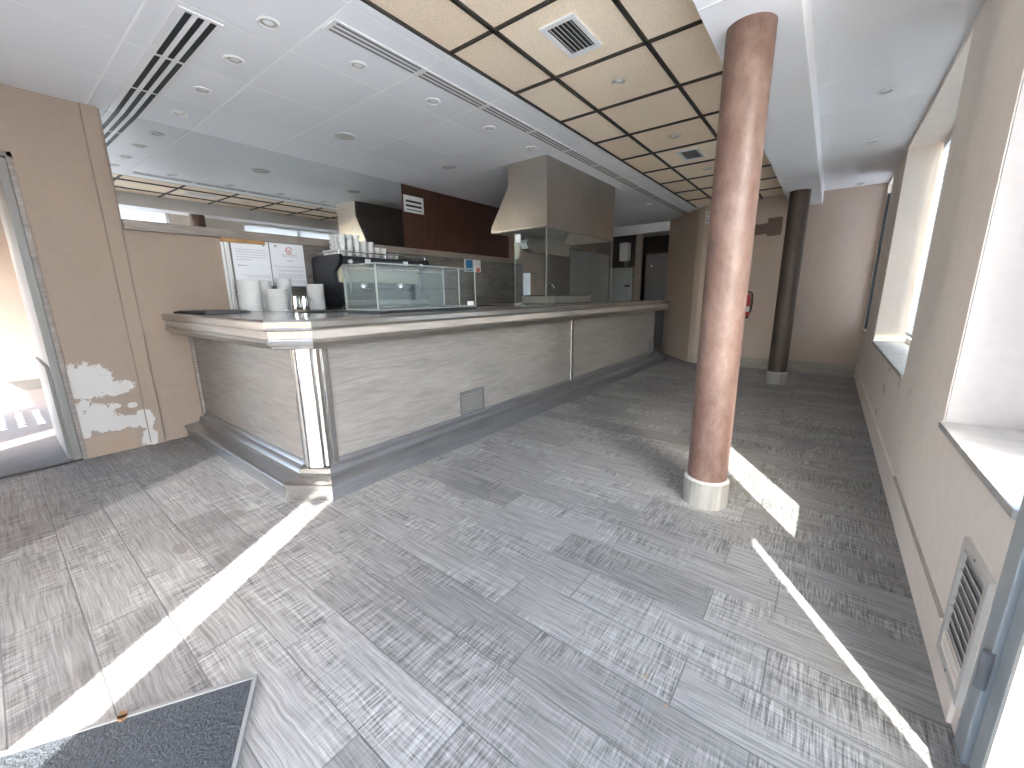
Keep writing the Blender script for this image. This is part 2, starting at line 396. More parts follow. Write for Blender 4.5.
def dup(root, loc, label=None, group=None):
    r = root.copy(); C.objects.link(r); r.location = loc
    if label: r['label'] = label
    if group: r['group'] = group
    for ch in list(root.children):
        c = ch.copy(); C.objects.link(c); c.parent = r
        for gg in list(ch.children):
            d = gg.copy(); C.objects.link(d); d.parent = c
    return r

H = 2.48
XL, XR = -4.25, .405
XO = .70            # outer face of the right wall
YB = 7.22
YF = -1.2           # storefront behind the camera

# ------------------------------------------------------------------ setting
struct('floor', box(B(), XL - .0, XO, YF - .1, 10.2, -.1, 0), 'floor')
bm = B(); box(bm, XL - .15, -1.857, YF, 10.2, H, H + .1); box(bm, -.5, XO, YF, 10.2, H, H + .1)
box(bm, -1.857, -.5, YF, -.6, H, H + .1); box(bm, -1.857, -.5, YB, 10.2, H, H + .1)
ceiling = struct('ceiling', bm, 'ceil')
struct('trim_1', box(B(), -.592, -.238, YF, YB, 2.32, 2.52, .004), 'white')           # boxed beam over the columns
bm = B()
for y in (2.07, 5.595): box(bm, -.590, -.240, y - .006, y + .006, 2.3175, 2.321)
struct('trim_2', bm, 'trimwhite')
bm = B(); box(bm, -1.857, -.5, -.6, YB, H + .012, H + .1)
ct = struct('ceiling.001', bm, 'tile')
bm = B()
def bar_(x0, x1, y0, y1): box(bm, x0, x1, y0, y1, H - .001, H + .014)
for x in (-1.535, -.955): bar_(x - .010, x + .010, -.6, YB)
bar_(-1.862, -1.848, -.6, YB)
k = -4
while 1.862 + .597 * k < YB:
    bar_(-1.857, -.592, 1.862 + .597 * k - .008, 1.862 + .597 * k + .008); k += 1
obj('grid_bar', bm, 'grid', ct, label='dark ceiling grid')

# left wall: doorway, then plain wall with a serving hatch far back
bm = B()
box(bm, XL - .15, XL, YF, -.62, 0, H); box(bm, XL - .15, XL, -.62, .29, 2.055, H); box(bm, XL - .15, XL, .29, 5.83, 0, H)
box(bm, XL - .15, XL, 5.83, 6.26, 0, 1.06); box(bm, XL - .15, XL, 5.83, 6.26, 1.545, H); box(bm, XL - .15, XL, 6.26, 10.2, 0, H)
struct('wall_left', bm, 'wall_l')
struct('trim_3', box(B(), XL, XL + .020, .662, .746, 0, H, .003), 'wall_l')
bm = B(); box(bm, XL, XL + .006, .656, .662, .02, H); box(bm, XL, XL + .006, .746, .754, .02, H); struct('trim_4', bm, 'brownline')
# doorway lining
bm = B()
box(bm, XL - .02, XL + .012, .268, .296, 0, 2.085, .003); box(bm, XL - .02, XL + .012, -.65, -.62, 0, 2.085, .003); box(bm, XL - .02, XL + .012, -.65, .296, 2.055, 2.085, .003)
d1 = struct('door_1', bm, 'ledge')
bm = B(); box(bm, XL - .98, XL - .015, .225, .29, 0, 2.05, .004); obj('jamb_lining', bm, 'jamb', d1)
bm = B(); box(bm, XL - .98, XL - .09, .205, .226, 0, .70, .004); obj('kick_panel', bm, 'jamb', d1)
bm = B(); box(bm, XL - .02, XL + .01, -.62, .27, 0, .008); obj('threshold', bm, 'grid', d1)

# back wall with a chamfered corner, passage behind the bar
bm = B(); prism(bm, [(XO, YB), (XO, YB + .15), (-1.70, YB + .15), (-2.42, 8.30), (-2.55, 8.30), (-2.55, 8.20), (-1.82, YB + .06), (-1.72, YB)], 'z', 0, H + .05)
struct('wall_back', bm, 'wall_b')
struct('trim_5', box(B(), XL, -2.50, 8.2, 8.32, 2.315, H), 'white')
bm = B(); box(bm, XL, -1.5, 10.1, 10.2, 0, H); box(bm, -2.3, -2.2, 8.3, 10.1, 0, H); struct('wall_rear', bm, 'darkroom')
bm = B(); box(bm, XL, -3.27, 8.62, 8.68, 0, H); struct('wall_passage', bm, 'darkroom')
bm = B(); prism(bm, [(.405, YB), (.405, YB - .012), (-1.725, YB - .012), (-2.555, 8.20), (-2.545, 8.205), (-1.72, YB)], 'z', 0, .16); struct('baseboard_back', bm, 'skirt')

# right wall: near bay (door + window over a sill), two more windows
ZS, ZT = .665, 2.44
bm = B()
box(bm, XR, XO, 1.37, 2.2, 0, ZS - .02); box(bm, XR, XO, 2.2, 3.3, 0, H); box(bm, XR, XO, 3.3, 5.5, 0, ZS - .02); box(bm, XR, XO, 5.5, 6.62, 0, H)
box(bm, XR, XO, 6.62, 7.16, 0, ZS - .02); box(bm, XR, XO, 7.16, YB + .15, 0, H); box(bm, XR, XO, 0, .1, 0, H); box(bm, XR, XO, YF, -1.1, 0, H); box(bm, XR, XO, -1.1, 0, 0, .08); box(bm, XR, XO, -1.1, 0, 2.42, H)
for a, b in ((.1, 2.2), (3.3, 5.5), (6.62, 7.16)): box(bm, XR, XO, a, b, ZT, H)
struct('wall_right', bm, 'wall_r')
bm = B(); box(bm, XR + .004, XO - .06, 2.192, 2.1995, ZS, ZT); struct('trim_6', bm, 'reveal')       # pale window reveal
struct('baseboard_right', prism(B(), [(1.42, 0), (YB - .012, 0), (YB - .012, .16), (1.42, .16)], 'x', XR - .010, XR), 'wall_r')
bm = B(); box(bm, XR - .011, XR, 1.66, 2.9, .158, .166); struct('trim_7', bm, 'skirt')
def sill(n, y0, y1):
    bm = B(); box(bm, XR - .012, XO - .04, y0, y1, ZS - .025, ZS, .004); struct('trim_%d' % n, bm, 'stone')
sill(8, 1.37, 2.195); sill(9, 3.305, 5.495); sill(10, 6.625, 7.155)

# window 1 + storefront bay in the outer plane
def frame_rect(bm, x0, x1, y0, y1, z0, z1, w):
    box(bm, x0, x1, y0, y0 + w, z0, z1); box(bm, x0, x1, y1 - w, y1, z0, z1); box(bm, x0, x1, y0 + w, y1 - w, z0, z0 + w); box(bm, x0, x1, y0 + w, y1 - w, z1 - w, z1)
bm = B(); frame_rect(bm, .640, .660, 1.10, 1.62, ZS, ZT, .05); w1 = struct('window_1', bm, 'alu')
obj('pane', box(B(), .648, .652, 1.15, 1.57, ZS + .05, ZT - .05), 'glass', w1)
bm = B(); frame_rect(bm, .635, .665, 3.31, 5.49, ZS, ZT, .05); box(bm, .635, .665, 4.38, 4.43, ZS + .05, ZT - .05); w2 = struct('window_2', bm, 'trimwhite')
obj('pane', box(B(), .648, .652, 3.36, 5.44, ZS + .05, ZT - .05), 'glass', w2)
bm = B(); frame_rect(bm, .655, .685, 6.63, 7.15, ZS, ZT, .04); w3 = struct('window_3', bm, 'navy')
obj('pane', box(B(), .668, .670, 6.67, 7.11, ZS + .04, ZT - .04), 'fill_pane', w3)  # translucent fabric instead of glass, added to brighten the back of the room
bm = B(); box(bm, XR + .004, .654, 7.150, 7.159, ZS, ZT - .1); obj('dark_lining', bm, 'navy', w3)

def blind(name, y0, y1, z0, z1, x, label, pitch=.05, mt='blind'):
    """slatted white roller blind"""
    t = thing(name, (x, (y0 + y1) / 2, z0), label, 'blind')
    bm = B(); n = max(1, int((z1 - z0) / pitch)); h = (z1 - z0) / n
    prof = []
    for i in range(n):
        z = z0 + i * h; prof += [(0, z), (.006, z + h * .25), (.006, z + h * .75)]
    prof.append((0, z1))
    rows = [[bm.verts.new((x + o, y, z)) for o, z in prof] for y in (y0, y1)]
    for i in range(len(prof) - 1): bm.faces.new((rows[0][i], rows[1][i], rows[1][i + 1], rows[0][i + 1]))
    obj('slatted_curtain', bm, mt, t)
    bm = B(); box(bm, x - .012, x + .014, y0, y1, z0 - .025, z0 + .004, .003); obj('bottom_bar', bm, 'trimwhite', t)
    return t
blind('roller_blind', 1.60, 2.195, ZS + .027, ZT, .62, 'grey slatted blind lowered over the window sill above the wall vent', mt='shutter2')
blind('roller_blind', 3.36, 5.44, ZS + .10, ZT - .02, .63, 'white slatted blind in the window facing the space between both columns', mt='blind2')
blind('roller_blind', .86, 1.12, .03, ZT, .65, 'narrow white slatted blind behind the hinge side of the glazed door', mt='blind3')
blind('roller_blind', .1, .73, .03, ZT, .65, 'wide white slatted blind behind the glazed door', mt='blind3')
blind('roller_blind', -1.1, .0, .1, 2.42, .65, 'white slatted fill-light blind in the added bay beyond the glazed door', mt='blind3')  # unseen bay and glowing blind, added to brighten bar and floor
bm = B(); box(bm, .646, .654, .72, .87, 0, .50); box(bm, .646, .654, .72, .87, 1.38, 1.90); box(bm, .63, .67, .72, .87, ZT, H); box(bm, .635, .665, .86, 1.60, ZT, H); box(bm, .635, .665, 1.12, 1.6, 0, ZS)  # unseen strips, added to cut the sunbeam into slits
struct('trim_11', bm, 'alu')

# glazed aluminium door in the inner plane
bm = B(); box(bm, XR - .004, XR + .06, 1.30, 1.37, 0, ZT, .004); box(bm, XR - .004, XR + .06, .10, .16, 0, ZT, .004); box(bm, XR - .004, XR + .06, .16, 1.30, 2.15, ZT, .004)
d2 = struct('door_2', bm, 'alu')
bm = B(); frame_rect(bm, XR + .008, XR + .048, .165, 1.292, .012, 2.14, .085); lf = obj('door_leaf', bm, 'alu', d2)
obj('pane', box(B(), XR + .026, XR + .031, .25, 1.207, .097, 2.055), 'glass', lf)
bm = B(); frame_rect(bm, XR + .002, XR + .01, .24, 1.215, .09, 2.06, .018); obj('glazing_bead', bm, 'trimwhite', lf)
for z in (.28, 1.85):
    obj('hinge', lathe(B(), [(.011, -.05), (.011, .05)], 12, (XR - .008, 1.30, z)), 'greydoor', d2, smooth=40)

# storefront behind the camera: tinted light, clear strip, bay with an added fill blind
bm = B()
box(bm, XL, -2.23, YF - .1, YF, 0, H); box(bm, -1.012, -.93, YF - .062, YF, 0, H)
box(bm, -2.23, -.76, YF - .1, YF, 2.42, H); box(bm, -.735, -.62, YF - .03, YF, 0, H); box(bm, .36, XO, YF - .1, YF, 0, H); box(bm, -.62, .36, YF - .1, YF, 2.42, H); box(bm, -.62, .36, YF - .1, YF, 0, .1)
struct('wall_front', bm, 'wall')
bm = B(); frame_rect(bm, -2.23, -1.01, 0, 0, 0, 0, 0) if False else None
w4 = struct('window_4', box(B(), -2.23, -1.01, YF - .055, YF - .045, 0, 2.42), 'tint')
t = thing('roller_blind', (-.13, YF - .05, .1), 'white blind added for fill light in the storefront bay behind the viewer', 'blind')  # unseen translucent blind, added as a source of fill light
bm = B(); box(bm, -.62, .36, YF - .052, YF - .050, .1, 2.42); obj('slatted_curtain', bm, 'blind2', t)  # curtain of the added fill blind

# ------------------------------------------------------------------ outside
o = struct('exterior_ground', box(B(), -14, 12, -14, 16, -.16, -.1), 'pave')
bm = B(); box(bm, -8.3, XL - .0, -3, 13, -.1, 0); o = struct('exterior_pavement', bm, 'pave2')
bm = B()
bm = B(); box(bm, -8.5, -8.3, -2.5, 14, .14, 3.2); o = struct('exterior_wall', bm, 'pink')
bm = B(); box(bm, -8.32, -8.28, -2.5, 14, -.1, .14); o = struct('exterior_baseboard', bm, 'kerb')
bm = B(); box(bm, -8.5, XL - .15, -1.6, 4.2, 2.62, 2.75); box(bm, -8.5, XL - .15, 4.1, 4.2, 0, 2.62); box(bm, -8.5, -7.6, -1.7, -1.6, 0, 2.75); box(bm, -5.8, XL - .15, -1.7, -1.6, 0, 2.75); box(bm, -7.6, -5.8, -1.7, -1.6, 2.0, 2.75); box(bm, -6.4, XL - .15, 4.2, 12, 2.3, 2.4); box(bm, -6.75, -6.65, 4.2, 12, 0, 2.6); o = struct('exterior_sun_baffle', bm, 'baffle')  # unseen roof and walls, added to limit the light outside doorway and hatch
bm = B()
for i in range(7):
    for j in range(9): lathe(bm, [(.03, 0), (.02, .006)], 8, (-5.9 - i * .12, -.55 + j * .12, 0))
o = obj('tactile_paving', bm, 'white', None); o['kind'] = 'structure'

# ------------------------------------------------------------------ bar counter
XF, YE = -2.13, .88
path = [(XL, YE), (-2.31, YE), (XF, 1.04), (XF, 7.08)]
bar = thing('bar_counter', (-2.5, 1.2, 0), 'long L-shaped bar counter clad in limed grey oak with steel trim and foot ledge', 'bar counter')
inner = [(-2.92, 7.08), (-2.92, 1.52), (XL, 1.52)]
bm = B(); prism(bm, [(XL, YE + .012), (-2.315, YE + .012), (XF - .012, 1.045), (XF - .012, 7.08)] + inner, 'z', 1.005, 1.044)
obj('counter_top', bm, 'top', bar)
edge = [(0.012, .988), (.002, .994), (0, 1.006), (0, 1.034), (.004, 1.043), (.014, 1.047), (.05, 1.047), (.05, .988)]
band = [(.022, .940), (.018, .945), (.018, .985), (.022, .988), (.08, .988), (.08, .940)]
low = [(.03, .905), (.012, .912), (.006, .925), (.012, .938), (.022, .940), (.10, .940), (.10, .886), (.05, .886), (.036, .892)]
segA, segB, segC = path[:2], path[1:3], path[2:]
def sub(pr, i):
    """slice of the mitred sweep: sweep whole path but keep one segment"""
    bm = B(); n = len(path)
    sweep(bm, path, pr)
    m = len(pr); bm.verts.index_update(); bm.verts.ensure_lookup_table()
    keep = set(range(i * m, (i + 2) * m))
    dele = [v for v in bm.verts if v.index not in keep]
    bmesh.ops.delete(bm, geom=dele, context='VERTS'); return bm
for pr, nm, mt in ((edge, 'top_edge_trim', 'steel'), (band, 'oak_band', 'band'), (low, 'lower_trim', 'steelh')):
    obj(nm, sub(pr, 0), mt, bar); obj(nm, sub(pr, 2), mt, bar)
cap = B()
for pr in (edge, band, low):
    q = sub([(a - .002 if a < .05 else a, z) for a, z in pr], 1); me = bpy.data.meshes.new('t'); q.to_mesh(me); q.free(); cap.from_mesh(me); bpy.data.meshes.remove(me)
obj('corner_cap', cap, 'chrome', bar, label='polished steel corner cap')
# clad faces
bm = B(); box(bm, XL + .002, -2.42, YE + .17, YE + .19, .17, .90); obj('end_panel', bm, 'panel', bar)
bm = B(); box(bm, XF - .19, XF - .17, 1.20, 4.08, .17, .90); obj('front_panel', bm, 'panel', bar)
bm = B(); box(bm, XF - .19, XF - .17, 4.12, 6.86, .17, .90); obj('front_panel', bm, 'panel', bar)
bm = B(); box(bm, XF - .195, XF - .155, 4.075, 4.125, .17, .90, .008); obj('joint_strip', bm, 'steel', bar)
bm = B(); box(bm, XL + .001, XL + .03, YE + .15, YE + .18, .17, .90, .004); obj('edge_strip', bm, 'ledge', bar)
bm = B(); box(bm, XF - .26, XF - .165, 6.86, 6.90, .0, .90, .004); obj('edge_strip', bm, 'ledge', bar)
bm = B(); box(bm, XF - .165, XF - .15, 6.74, 6.88, .17, .38, .004); obj('socket_plate', bm, 'greydoor', bar)
bm = B(); box(bm, -4.1, XF - .195, 1.08, 1.10, 0, .99); box(bm, XF - .25, XF - .20, 1.15, 6.86, 0, .99); obj('carcass', bm, 'darkroom', bar)
# ribbed corner post
A0, A1 = Vector((-2.425, YE + .17)), Vector((XF - .17, 1.215))
def postseg(p, q, out0, out1, w, name, mt, bevel=.006):
    p, q = Vector(p), Vector(q); d = (q - p).normalized(); n = Vector((d.y, -d.x))
    pts = [p + n * -.03, q + n * -.03, q + n * (out1 - bevel), q - d * bevel + n * out1, p + d * bevel + n * out0, p + n * (out0 - bevel)]
    obj(name, prism(B(), [tuple(v) for v in pts], 'z', .165, .892), mt, bar)
pA, pB = Vector((-2.348, YE + .168)), Vector((XF - .165, 1.105))
postseg(pA, pB, .02, .02, 0, 'corner_post', 'chrome')
postseg((-2.42, YE + .17), (-2.385, YE + .17), .012, .012, 0, 'corner_rib', 'steel', .01); postseg((-2.385, YE + .171), (-2.35, YE + .168), .022, .022, 0, 'corner_rib', 'steel', .01)
postseg((XF - .166, 1.107), (XF - .168, 1.150), .024, .022, 0, 'corner_rib', 'steel', .01); postseg((XF - .17, 1.150), (XF - .17, 1.200), .014, .014, 0, 'corner_rib', 'steel', .01)
# foot ledge
pl = [(.012, 0), (.012, .072), (0, .078), (0, .094), (.006, .100), (.02, .103), (.095, .108), (.112, .120), (.116, .146), (.124, .154), (.142, .158), (.150, .168), (.152, .186), (.165, .190), (.20, .190), (.20, 0)]
ppath = [(XL, YE + .01), (-2.375, YE + .01), (XF - .01, 1.055), (XF - .01, 7.10)]
bm = B(); sweep(bm, ppath, pl); obj('foot_ledge', bm, 'ledgesteel', bar)
bm = B()
fr = [(o - .0025 if o < .15 else o, z + (.0025 if .09 < z else 0)) for o, z in pl]
full = B(); sweep(full, ppath, fr); full.verts.index_update(); full.verts.ensure_lookup_table(); m_ = len(fr)
bmesh.ops.delete(full, geom=[v for v in full.verts if v.index not in range(m_, 3 * m_)], context='VERTS')
obj('ledge_corner_cap', full, 'steel', bar, label='polished steel ledge corner')
# wall vent in the bar face
bm = B(); frame_rect(bm, XF - .175, XF - .160, 2.27, 2.56, .188, .385, .014); vg = obj('vent_grille', bm, 'ventgrey', bar)
bm = B()
for i in range(7):
    z = .207 + i * .024; prism(bm, [(XF - .170, z), (XF - .160, z + .003), (XF - .166, z + .018), (XF - .172, z + .016)], 'y', 2.284, 2.546)
obj('slat', bm, 'ventgrey', vg); obj('backing', box(B(), XF - .1725, XF - .1705, 2.28, 2.55, .195, .38), 'slotgrey', vg)

# back counter along the wall
bk = thing('back_counter', (-3.9, 4, 0), 'steel back counter along the wall under the oak ledge', 'counter')
bm = B(); box(bm, XL + .004, -3.66, 1.525, 5.70, 1.008, 1.044, .004); obj('worktop', bm, 'steel', bk)
bm = B(); box(bm, XL + .004, -3.70, 1.56, 5.68, .0, 1.008); obj('carcass', bm, 'greydoor', bk)
for i in range(7):
    y = 1.58 + i * .585; d = obj('door', box(B(), -3.70, -3.684, y, y + .57, .12, .98, .003), 'steelh', bk)
    obj('handle', tube(B(), [(-3.684, y + .2, .9), (-3.66, y + .2, .9), (-3.66, y + .37, .9), (-3.684, y + .37, .9)], .006, 8), 'chrome', d, smooth=50)

# ------------------------------------------------------------------ bar back wall
struct('trim_12', box(B(), XL, XL + .045, .758, 5.62, 1.672, 1.744, .004), 'ledge')
struct('trim_13', box(B(), XL + .002, XL + .042, 1.37, 1.72, 1.640, 1.6725, .003), 'ochre')
struct('trim_14', box(B(), XL, XL + .016, 1.43, 5.80, 1.044, 1.672), 'plank')
bm = B(); box(bm, XL, XL + .020, 1.368, 1.386, 1.045, 1.66, .003); box(bm, XL, XL + .030, 1.392, 1.412, 1.045, 1.66, .003); box(bm, XL, XL + .014, 1.418, 1.432, 1.045, 1.66)
struct('trim_15', bm, 'trimwhite')
bm = B(); box(bm, XL, XL + .008, .758, 3.335, 1.744, H - .002)
tag(obj('wall_mirror', bm, 'mirror', None, origin=(XL, .758, 1.744)), 'long frameless mirror on the left wall between oak ledge and ceiling', 'mirror').rotation_euler.y = .016
bm = B(); box(bm, XL, XL + .014, 3.34, 5.42, 1.746, H - .002)
tag(obj('laminate_board', bm, 'brown', None, origin=(XL, 3.34, 1.746)), 'dark brown laminate panel on the wall right of the mirror', 'panel')
lv = thing('louvre_vent', (XL + .014, 3.50, 2.12), 'small white louvred vent on the left end of the brown panel', 'vent')
bm = B(); frame_rect(bm, XL + .014, XL + .030, 3.36, 3.66, 2.17, 2.36, .022); obj('frame', bm, 'trimwhite', lv)
obj('backing', box(B(), XL + .0145, XL + .0165, 3.38, 3.64, 2.19, 2.34), 'navy', lv)
bm = B()
for i in range(3):
    z = 2.203 + i * .052; prism(bm, [(XL + .018, z + .02), (XL + .030, z), (XL + .033, z + .003), (XL + .02, z + .03)], 'y', 3.38, 3.64)
obj('louvre', bm, 'trimwhite', lv)

# notices
def notice(y0, y1, z0, z1, label, kind):
    t = thing('notice', (XL + .016, (y0 + y1) / 2, z0), label, 'notice', None)
    obj('sheet', box(B(), XL + .0165, XL + .019, y0, y1, z0, z1), 'paper', t)
    W, Hh = y1 - y0, z1 - z0; x = XL + .0195
    rnd = random.Random(kind)
    def line(u0, u1, v, h=.006):
        # a line of small words joined by a hairline
        u = u0; bm = B()
        box(bm, x - .001, x + .0001, y0 + u0 * W, y0 + u1 * W, z0 + v * Hh - h * .12, z0 + v * Hh + h * .12)
        while u < u1:
            w = rnd.uniform(.03, .09); box(bm, x - .001, x + .0003, y0 + u * W, y0 + min(u + w, u1) * W, z0 + v * Hh - h / 2, z0 + v * Hh + h / 2); u += w + .018
        obj('text_line', bm, 'inklight', t)
    def stamp(u, v, r):
        obj('stamp', lathe(B(), [(r, -.001), (r, .0003)], 12, (x, y0 + u * W, z0 + v * Hh), 'x'), 'inklight', t)
    if kind == 1:
        line(.12, .34, .93, .008)
        for q, v in enumerate((.80, .745, .69, .635, .58)): line(.1, (.9, .93, .95, .9, .5)[q], v)
        line(.1, .35, .45, .010); line(.15, .98, .24, .005); line(.3, .98, .20, .005); line(.15, .9, .12, .005)
        stamp(.86, .92, .012)
    else:
        line(.32, .78, .74, .007); line(.36, .8, .70, .005); line(.46, .66, .60, .009)
        for v in (.47, .445, .38, .355, .29, .265, .23, .2, .13, .1): line(.06 if v > .4 else .15, .96, v, .004)
        stamp(.17, .93, .014)
        bm = B(); c = (x, y0 + .56 * W, z0 + .84 * Hh)
        for i in range(20):
            a, b = 2 * PI * i / 24 + .2, 2 * PI * (i + 1) / 24 + .2
            p = [(c[1] + math.cos(q) * r, c[2] + math.sin(q) * r) for q, r in ((a, .034), (b, .034), (b, .026), (a, .026))]
            prism(bm, p, 'x', x - .001, x + .0004)
        box(bm, x - .001, x + .0004, c[1] - .02, c[1] + .012, c[2] - .004, c[2] + .004)
        box(bm, x - .001, x + .0004, c[1] - .012, c[1] + .02, c[2] - .014, c[2] - .008)
        obj('emblem', bm, 'red', t, label='red ring emblem')
notice(1.445, 1.752, 1.27, 1.668, 'white printed notice nearer the pale metal strip, with plain text lines', 1)
notice(1.762, 2.075, 1.27, 1.668, 'white printed notice with a red ring emblem beside the coffee machine', 2)
t = thing('poster', (XL + .017, 4.4, 1.5), 'small blue and white poster on the planks above the glass display case', 'poster')
obj('sheet', box(B(), XL + .0165, XL + .018, 4.37, 4.72, 1.50, 1.675), 'paper', t)
bm = B(); box(bm, XL + .0178, XL + .0185, 4.40, 4.55, 1.51, 1.665); obj('picture', bm, 'blue', t); bm = B(); box(bm, XL + .0178, XL + .0185, 4.62, 4.70, 1.505, 1.56); obj('picture', bm, 'red', t)

# tray
bm = B(); prism(bm, [(-4.235, .96), (-3.62, 1.0), (-3.60, 1.30), (-4.235, 1.34)], 'z', 1.0475, 1.060); prism(bm, [(-4.225, .985), (-3.64, 1.02), (-3.62, 1.28), (-4.225, 1.315)], 'z', 1.060, 1.066)
tag(obj('serving_tray', bm, 'black', None, origin=(-3.9, 1.15, 1.047)), 'flat black tray lying on the bar end against the beige wall', 'tray')

# ------------------------------------------------------------------ crockery
def plate_bm(r, h):
    return lathe(B(), [(r * .80, 0), (r * .93, h * .10), (r * .965, h * .72), (r, h * .80), (r, h * .96), (r * .97, h), (r * .90, h * .5), (.001, h * .42)], 28)
z0 = 1.0445
stacks = [(-4.02, 1.459, .094, 15, .0180, 'wide plates', 'wide white plate in the tall stack by the pale metal strip'),
          (-4.09, 1.60, .074, 15, .0180, 'bowls', 'white plate in the stack half hidden behind the low front pile'),
          (-3.90, 1.635, .084, 9, .0215, 'thick saucers', 'thick white plate in the low front pile below the notices'),
          (-4.12, 1.80, .066, 11, .027, 'small bowls', 'small white plate in the tall narrow pile below the emblem notice'),
          (-3.90, 1.985, .078, 10, .0240, 'side plates', 'white side plate in the pile next to the dark coffee machine')]
for X, Y, r, n, h, g_, lab in stacks:
    first = tag(obj('plate', plate_bm(r, h), 'china', None, smooth=35), lab, 'plate', 'stacked crockery: ' + g_)
    first.location = (X, Y, z0)
    for k in range(1, n): dup(first, (X + random.uniform(-.002, .002), Y + random.uniform(-.002, .002), z0 + k * h * .985))
def jug(Y, X, lab):
    t = thing('milk_jug', (X, Y, z0), lab, 'jug')
    bm = lathe(B(), [(.037, 0), (.040, .004), (.040, .04), (.035, .10), (.037, .128), (.035, .128), (.033, .10), (.037, .04), (.001, .006)], 28, (X, Y, z0))
    obj('body', bm, 'chrome', t, smooth=40)
    obj('handle', tube(B(), [(X + .030, Y + .02, z0 + .105), (X + .048, Y + .038, z0 + .108), (X + .052, Y + .042, z0 + .075), (X + .046, Y + .036, z0 + .04), (X + .033, Y + .021, z0 + .032)], .0035, 8), 'chrome', t, smooth=60)
jug(1.735, -3.79, 'small steel milk jug left of its twin, beside the low front pile of plates'); jug(1.815, -3.79, 'small steel milk jug right of its twin, beside the side plates')

# ------------------------------------------------------------------ coffee machine
cm_ = thing('coffee_machine', (-3.9, 2.7, 1.044), 'dark two-group espresso machine with cups on top behind the display case', 'coffee machine')
def sidepanel(y0, y1, nm):
    pts = [(-4.2, 1.07), (-3.70, 1.07), (-3.665, 1.09), (-3.70, 1.16), (-3.80, 1.20), (-3.80, 1.40), (-3.70, 1.46), (-3.665, 1.52), (-3.68, 1.555), (-4.17, 1.555), (-4.2, 1.52)]
    bm = B(); prism(bm, pts, 'y', y0, y1); obj(nm, bm, 'machine', cm_)
sidepanel(2.13, 2.165, 'side_panel'); sidepanel(3.18, 3.215, 'side_panel')
bm = B(); box(bm, -4.19, -3.90, 2.165, 3.18, 1.07, 1.54); box(bm, -3.90, -3.69, 2.165, 3.18, 1.47, 1.54, .006); obj('body', bm, 'machine', cm_)
bm = B(); box(bm, -3.90, -3.80, 2.18, 3.17, 1.30, 1.47, .01); obj('group_housing', bm, 'cream', cm_)
bm = B(); box(bm, -3.90, -3.675, 2.17, 3.175, 1.075, 1.12, .006); tr = obj('drip_tray', bm, 'steel', cm_)
bm = B()
for i in range(24): box(bm, -3.89, -3.685, 2.20 + i * .04, 2.383 + i * .04, 1.12, 1.124)
obj('grate', bm, 'steelh', tr)
for y in (2.44, 2.90):
    gh = obj('group_head', lathe(B(), [(.045, 0), (.045, .05), (.038, .07)], 20, (-3.80, y, 1.24)), 'chrome', cm_, smooth=40)
    obj('portafilter', tube(B(), [(-3.78, y, 1.235), (-3.70, y, 1.232), (-3.64, y, 1.222)], .014, 10), 'black', gh, smooth=40)
    bm = B()
    for k in range(3): box(bm, -3.689, -3.684, y - .03 + k * .022, y - .015 + k * .022, 1.48, 1.525)
    obj('keypad', bm, 'paper', cm_)
for y in (2.24, 3.10):
    obj('steam_knob', lathe(B(), [(.018, 0), (.018, .03)], 14, (-3.69, y, 1.49), 'x'), 'china', cm_, smooth=40)
    obj('steam_wand', tube(B(), [(-3.74, y, 1.42), (-3.70, y, 1.38), (-3.70, y, 1.25), (-3.71, y, 1.18)], .005, 8), 'chrome', cm_, smooth=60)
bm = B()
for y in (2.15, 3.19): tube(bm, [(-4.15, y, 1.585), (-3.71, y, 1.585)], .006, 8)
tube(bm, [(-3.71, 2.15, 1.585), (-3.71, 3.19, 1.585)], .006, 8)
for y in (2.15, 2.67, 3.19): tube(bm, [(-3.71, y, 1.55), (-3.71, y, 1.585)], .005, 8)
obj('cup_rail', bm, 'chrome', cm_, smooth=60)
for y in (2.16, 3.18):
    for x in (-4.1, -3.75): obj('foot', lathe(B(), [(.022, 0), (.018, .028)], 14, (x, y, 1.0445)), 'black', cm_, smooth=40)
# cups
cup = None
def cup_bm():
    bm = lathe(B(), [(.019, 0), (.022, .004), (.029, .022), (.0355, .049), (.034, .050), (.027, .022), (.001, .010)], 20)
    tube(bm, [(.032, 0, .040), (.046, 0, .040), (.048, 0, .024), (.030, 0, .014)], .0035, 6); return bm
tiers = [1, 4, 4, 4, 3, 3, 2, 2, 1, 1]
for col, nt_ in enumerate(tiers):
    for rowi, x in enumerate((-3.835, -3.92, -4.005)):
        for tz in range(nt_):
            loc = (x + random.uniform(-.003, .003), 2.19 + col * .0775 + random.uniform(-.002, .002), 1.5565 + tz * .0505)
            if cup is None:
                cup = tag(obj('coffee_cup', cup_bm(), 'china', None, smooth=40), 'small white coffee cup in the heap on top of the dark espresso machine', 'cup', 'coffee cups heaped on the espresso machine'); o = cup
            else: o = dup(cup, loc)
            o.location = loc; o.rotation_euler.z = random.choice((-.9, -.75, -1.05, -.6))

